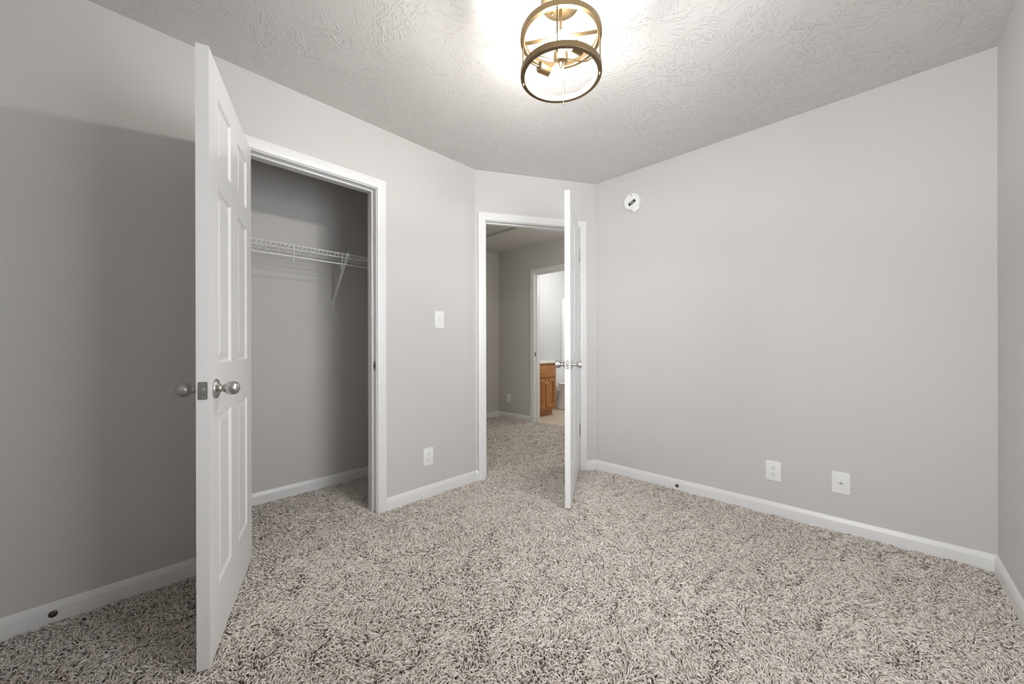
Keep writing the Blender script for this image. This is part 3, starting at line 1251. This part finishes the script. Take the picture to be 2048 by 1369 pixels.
sock = [((-.062, .055), (-.002, .089), [(-.024, .004), (-.070, -.012), (-.104, -.014), (-.123, .003), (-.113, .026)]),
        ((.055, -.055), (-.005, -.089), [(.024, .002), (.070, .013), (.104, .012), (.122, -.006), (.112, -.036)])]
BPROF = [(0, .0), (.0125, .0), (.0130, .012), (.0150, .022), (.0190, .033), (.0245, .044), (.0282, .054), (.0296, .063), (.0288, .072), (.0255, .081), (.0195, .088), (.0105, .0925), (0, .094)]
for (sl, sd), (bl, bd), arm in sock:
    sp_, bp_ = Q(sl, sd, ZB), Q(bl, bd, ZB)
    ax = (bp_ - sp_).normalized()
    m = Matrix.Translation(sp_) @ frame((0, 0, 1), ax).to_4x4()
    p = MB()
    p.lathe([(0, -.026), (.018, -.026), (.0205, -.024), (.0215, -.020), (.0215, .026), (.0195, .026), (.0195, -.015), (0, -.015)], 32, m)
    so = p.build('socket', M['gold'], lt, 35)
    b = MB()
    b.lathe(BPROF, 28, m @ Matrix.Translation((0, 0, .006)))
    bo = b.build('bulb', M['bulb'], so, 60)
    q = MB()
    back = sp_ - ax * .024
    ctrl = [Q(l, d, ZB) for l, d in arm] + [back]
    pts = []
    n = len(ctrl)
    for i in range(n - 1):
        p0, p1, p2, p3 = ctrl[max(i - 1, 0)], ctrl[i], ctrl[i + 1], ctrl[min(i + 2, n - 1)]
        for k in range(6):
            u = k / 6
            pts.append(0.5 * ((2 * p1) + (p2 - p0) * u + (2 * p0 - 5 * p1 + 4 * p2 - p3) * u * u + (3 * p1 - p0 - 3 * p2 + p3) * u ** 3))
    pts.append(ctrl[-1])
    q.tube(pts, .0034, 10)
    q.build('arm', M['gold'], lt, 60)

# ------------------------------------------------------------------ bathroom
VX, VY0, VY1, VZ = -1.30, 4.11, 4.655, 0.79
van = thing('vanity_cabinet', 'medium oak bathroom vanity cabinet seen through the far doorway', 'cabinet', (HX, (VY0 + VY1) / 2, 0))
vo = Vector((HX, (VY0 + VY1) / 2, 0))
vm = Matrix.Translation(-vo)
p = MB()
p.box(HX, VX - .02, VY0, VY1, .095, VZ, vm)
p.box(HX, VX - .075, VY0, VY1 - .0, 0, .095, vm)
# face frame
p.box(VX - .02, VX, VY0, VY0 + .04, .095, VZ, vm)
p.box(VX - .02, VX, VY1 - .04, VY1, .095, VZ, vm)
p.box(VX - .02, VX, VY0 + .04, VY1 - .04, VZ - .035, VZ, vm)
p.box(VX - .02, VX, VY0 + .04, VY1 - .04, .095, .15, vm)
p.box(VX - .02, VX, VY0 + .04, VY1 - .04, .56, .60, vm)
p.build('body', M['oak'], van)
p = MB()
p.box(VX, VX + .018, VY0 + .025, VY1 - .025, .585, VZ - .025, vm, .004)
p.build('false_drawer', M['oak_flat'], van, 30)
VM = (VY0 + VY1) / 2
for a, b, kside in ((VY0 + .025, VM - .010, 1), (VM + .010, VY1 - .025, -1)):
    p = MB()
    z0, z1 = .135, .565
    fr = .052
    p.box(VX, VX + .021, a, a + fr, z0, z1, vm, .003)
    p.box(VX, VX + .021, b - fr, b, z0, z1, vm, .003)
    p.box(VX, VX + .021, a + fr, b - fr, z0, z0 + fr, vm, .003)
    p.box(VX, VX + .021, a + fr, b - fr, z1 - fr, z1, vm, .003)
    p.box(VX, VX + .005, a + fr - .003, b - fr + .003, z0 + fr - .003, z1 - fr + .003, vm)
    d_ = p.build('door', M['oak'], van, 30)
    k = MB()
    ky = b - .022 if kside > 0 else a + .022
    k.lathe([(0, 0), (.006, 0), (.005, .008), (.006, .012), (.015, .016), (.0185, .022), (.017, .028), (.010, .032), (0, .033)], 20, vm @ Matrix.Translation((VX + .019, ky, .505)) @ RA.to_4x4())
    k.build('knob', M['brass'], d_, 40)
ct = MB()
ct.box(HX, VX + .03, VY0 - .045, VY1 + .025, VZ, VZ + .032, None, .008, 3)
ct.box(HX, HX + .02, VY0 - .045, VY1 + .025, VZ + .02, VZ + .12, None, .004)
tag(ct.build('vanity_countertop', M['marble'], None, 35), 'cream countertop on the oak bathroom vanity', 'countertop')

# toilet: tank on the left wall, bowl pointing into the room
TY = 5.19
toi = thing('toilet', 'white toilet beside the oak vanity in the bathroom', 'toilet', (HX + .2, TY, 0))
to = Vector((HX + .2, TY, 0))
tm_ = Matrix.Translation(Vector((HX, TY, 0)) - to)


def egg(cx, rx0, rx1, ry, n=36):
    pts = []
    for k in range(n):
        a = 2 * PI * k / n
        r = rx1 if math.cos(a) > 0 else rx0
        pts.append((cx + r * math.cos(a), ry * math.sin(a)))
    return pts


def loft(mb, rings, mat):
    t = bmesh.new()
    R_ = [[t.verts.new((x, y, z)) for x, y in pts] for pts, z in rings]
    n = len(R_[0])
    for A, B in zip(R_, R_[1:]):
        for k in range(n):
            t.faces.new((A[k], A[(k + 1) % n], B[(k + 1) % n], B[k]))
    t.faces.new(R_[0][::-1])
    t.faces.new(R_[-1])
    mb.merge(t, mat)


p = MB()
loft(p, [(egg(.36, .22, .22, .115), 0), (egg(.36, .22, .22, .110), .03), (egg(.35, .19, .19, .085), .10), (egg(.35, .17, .20, .080), .17), (egg(.38, .18, .24, .115), .25),
         (egg(.42, .19, .29, .165), .33), (egg(.43, .20, .30, .185), .385), (egg(.43, .20, .295, .180), .395)], tm_)
p.box(.03, .30, -.13, .13, .30, .395, tm_, .02, 3)
p.build('bowl', M['porcelain'], toi, 50)
p = MB()
loft(p, [(egg(.43, .205, .30, .186), .398), (egg(.43, .21, .305, .190), .405), (egg(.43, .205, .30, .186), .415)], tm_)
p.build('seat', M['porcelain'], toi, 50)
p = MB()
loft(p, [(egg(.43, .205, .30, .186), .424), (egg(.43, .21, .305, .190), .432), (egg(.43, .20, .29, .175), .444)], tm_)
p.build('lid', M['porcelain'], toi, 50)
p = MB()
p.box(.012, .20, -.22, .22, .38, .72, tm_, .02, 3)
p.build('tank', M['porcelain'], toi, 40)
p = MB()
p.box(.006, .21, -.23, .23, .722, .755, tm_, .012, 3)
p.build('tank_lid', M['porcelain'], toi, 40)

# tub and shower surround beyond the toilet
su = thing('shower_surround', 'white shower surround edge standing beyond the toilet', 'shower', (HX + .3, 5.62, 0))
so_ = Vector((HX + .3, 5.62, 0))
smx = Matrix.Translation(-so_)
p = MB()
p.box(HX + .001, HX + .05, 5.50, 5.58, 0, 1.90, smx, .012, 3)
p.build('front_flange', M['shower'], su, 40)
p = MB()
p.box(HX + .001, HX + .02, 5.58, BYF - .001, .40, 1.88, smx)
p.box(HX + .02, 0.095, BYF - .02, BYF - .001, .40, 1.88, smx)
p.build('wall_panel', M['shower'], su)
p = MB()
p.box(HX + .05, 0.08, 5.50, 5.58, 0, .42, smx, .015, 3)
p.box(HX + .02, 0.08, 5.58, BYF - .02, 0, .12, smx)
p.build('tub', M['shower'], su, 40)
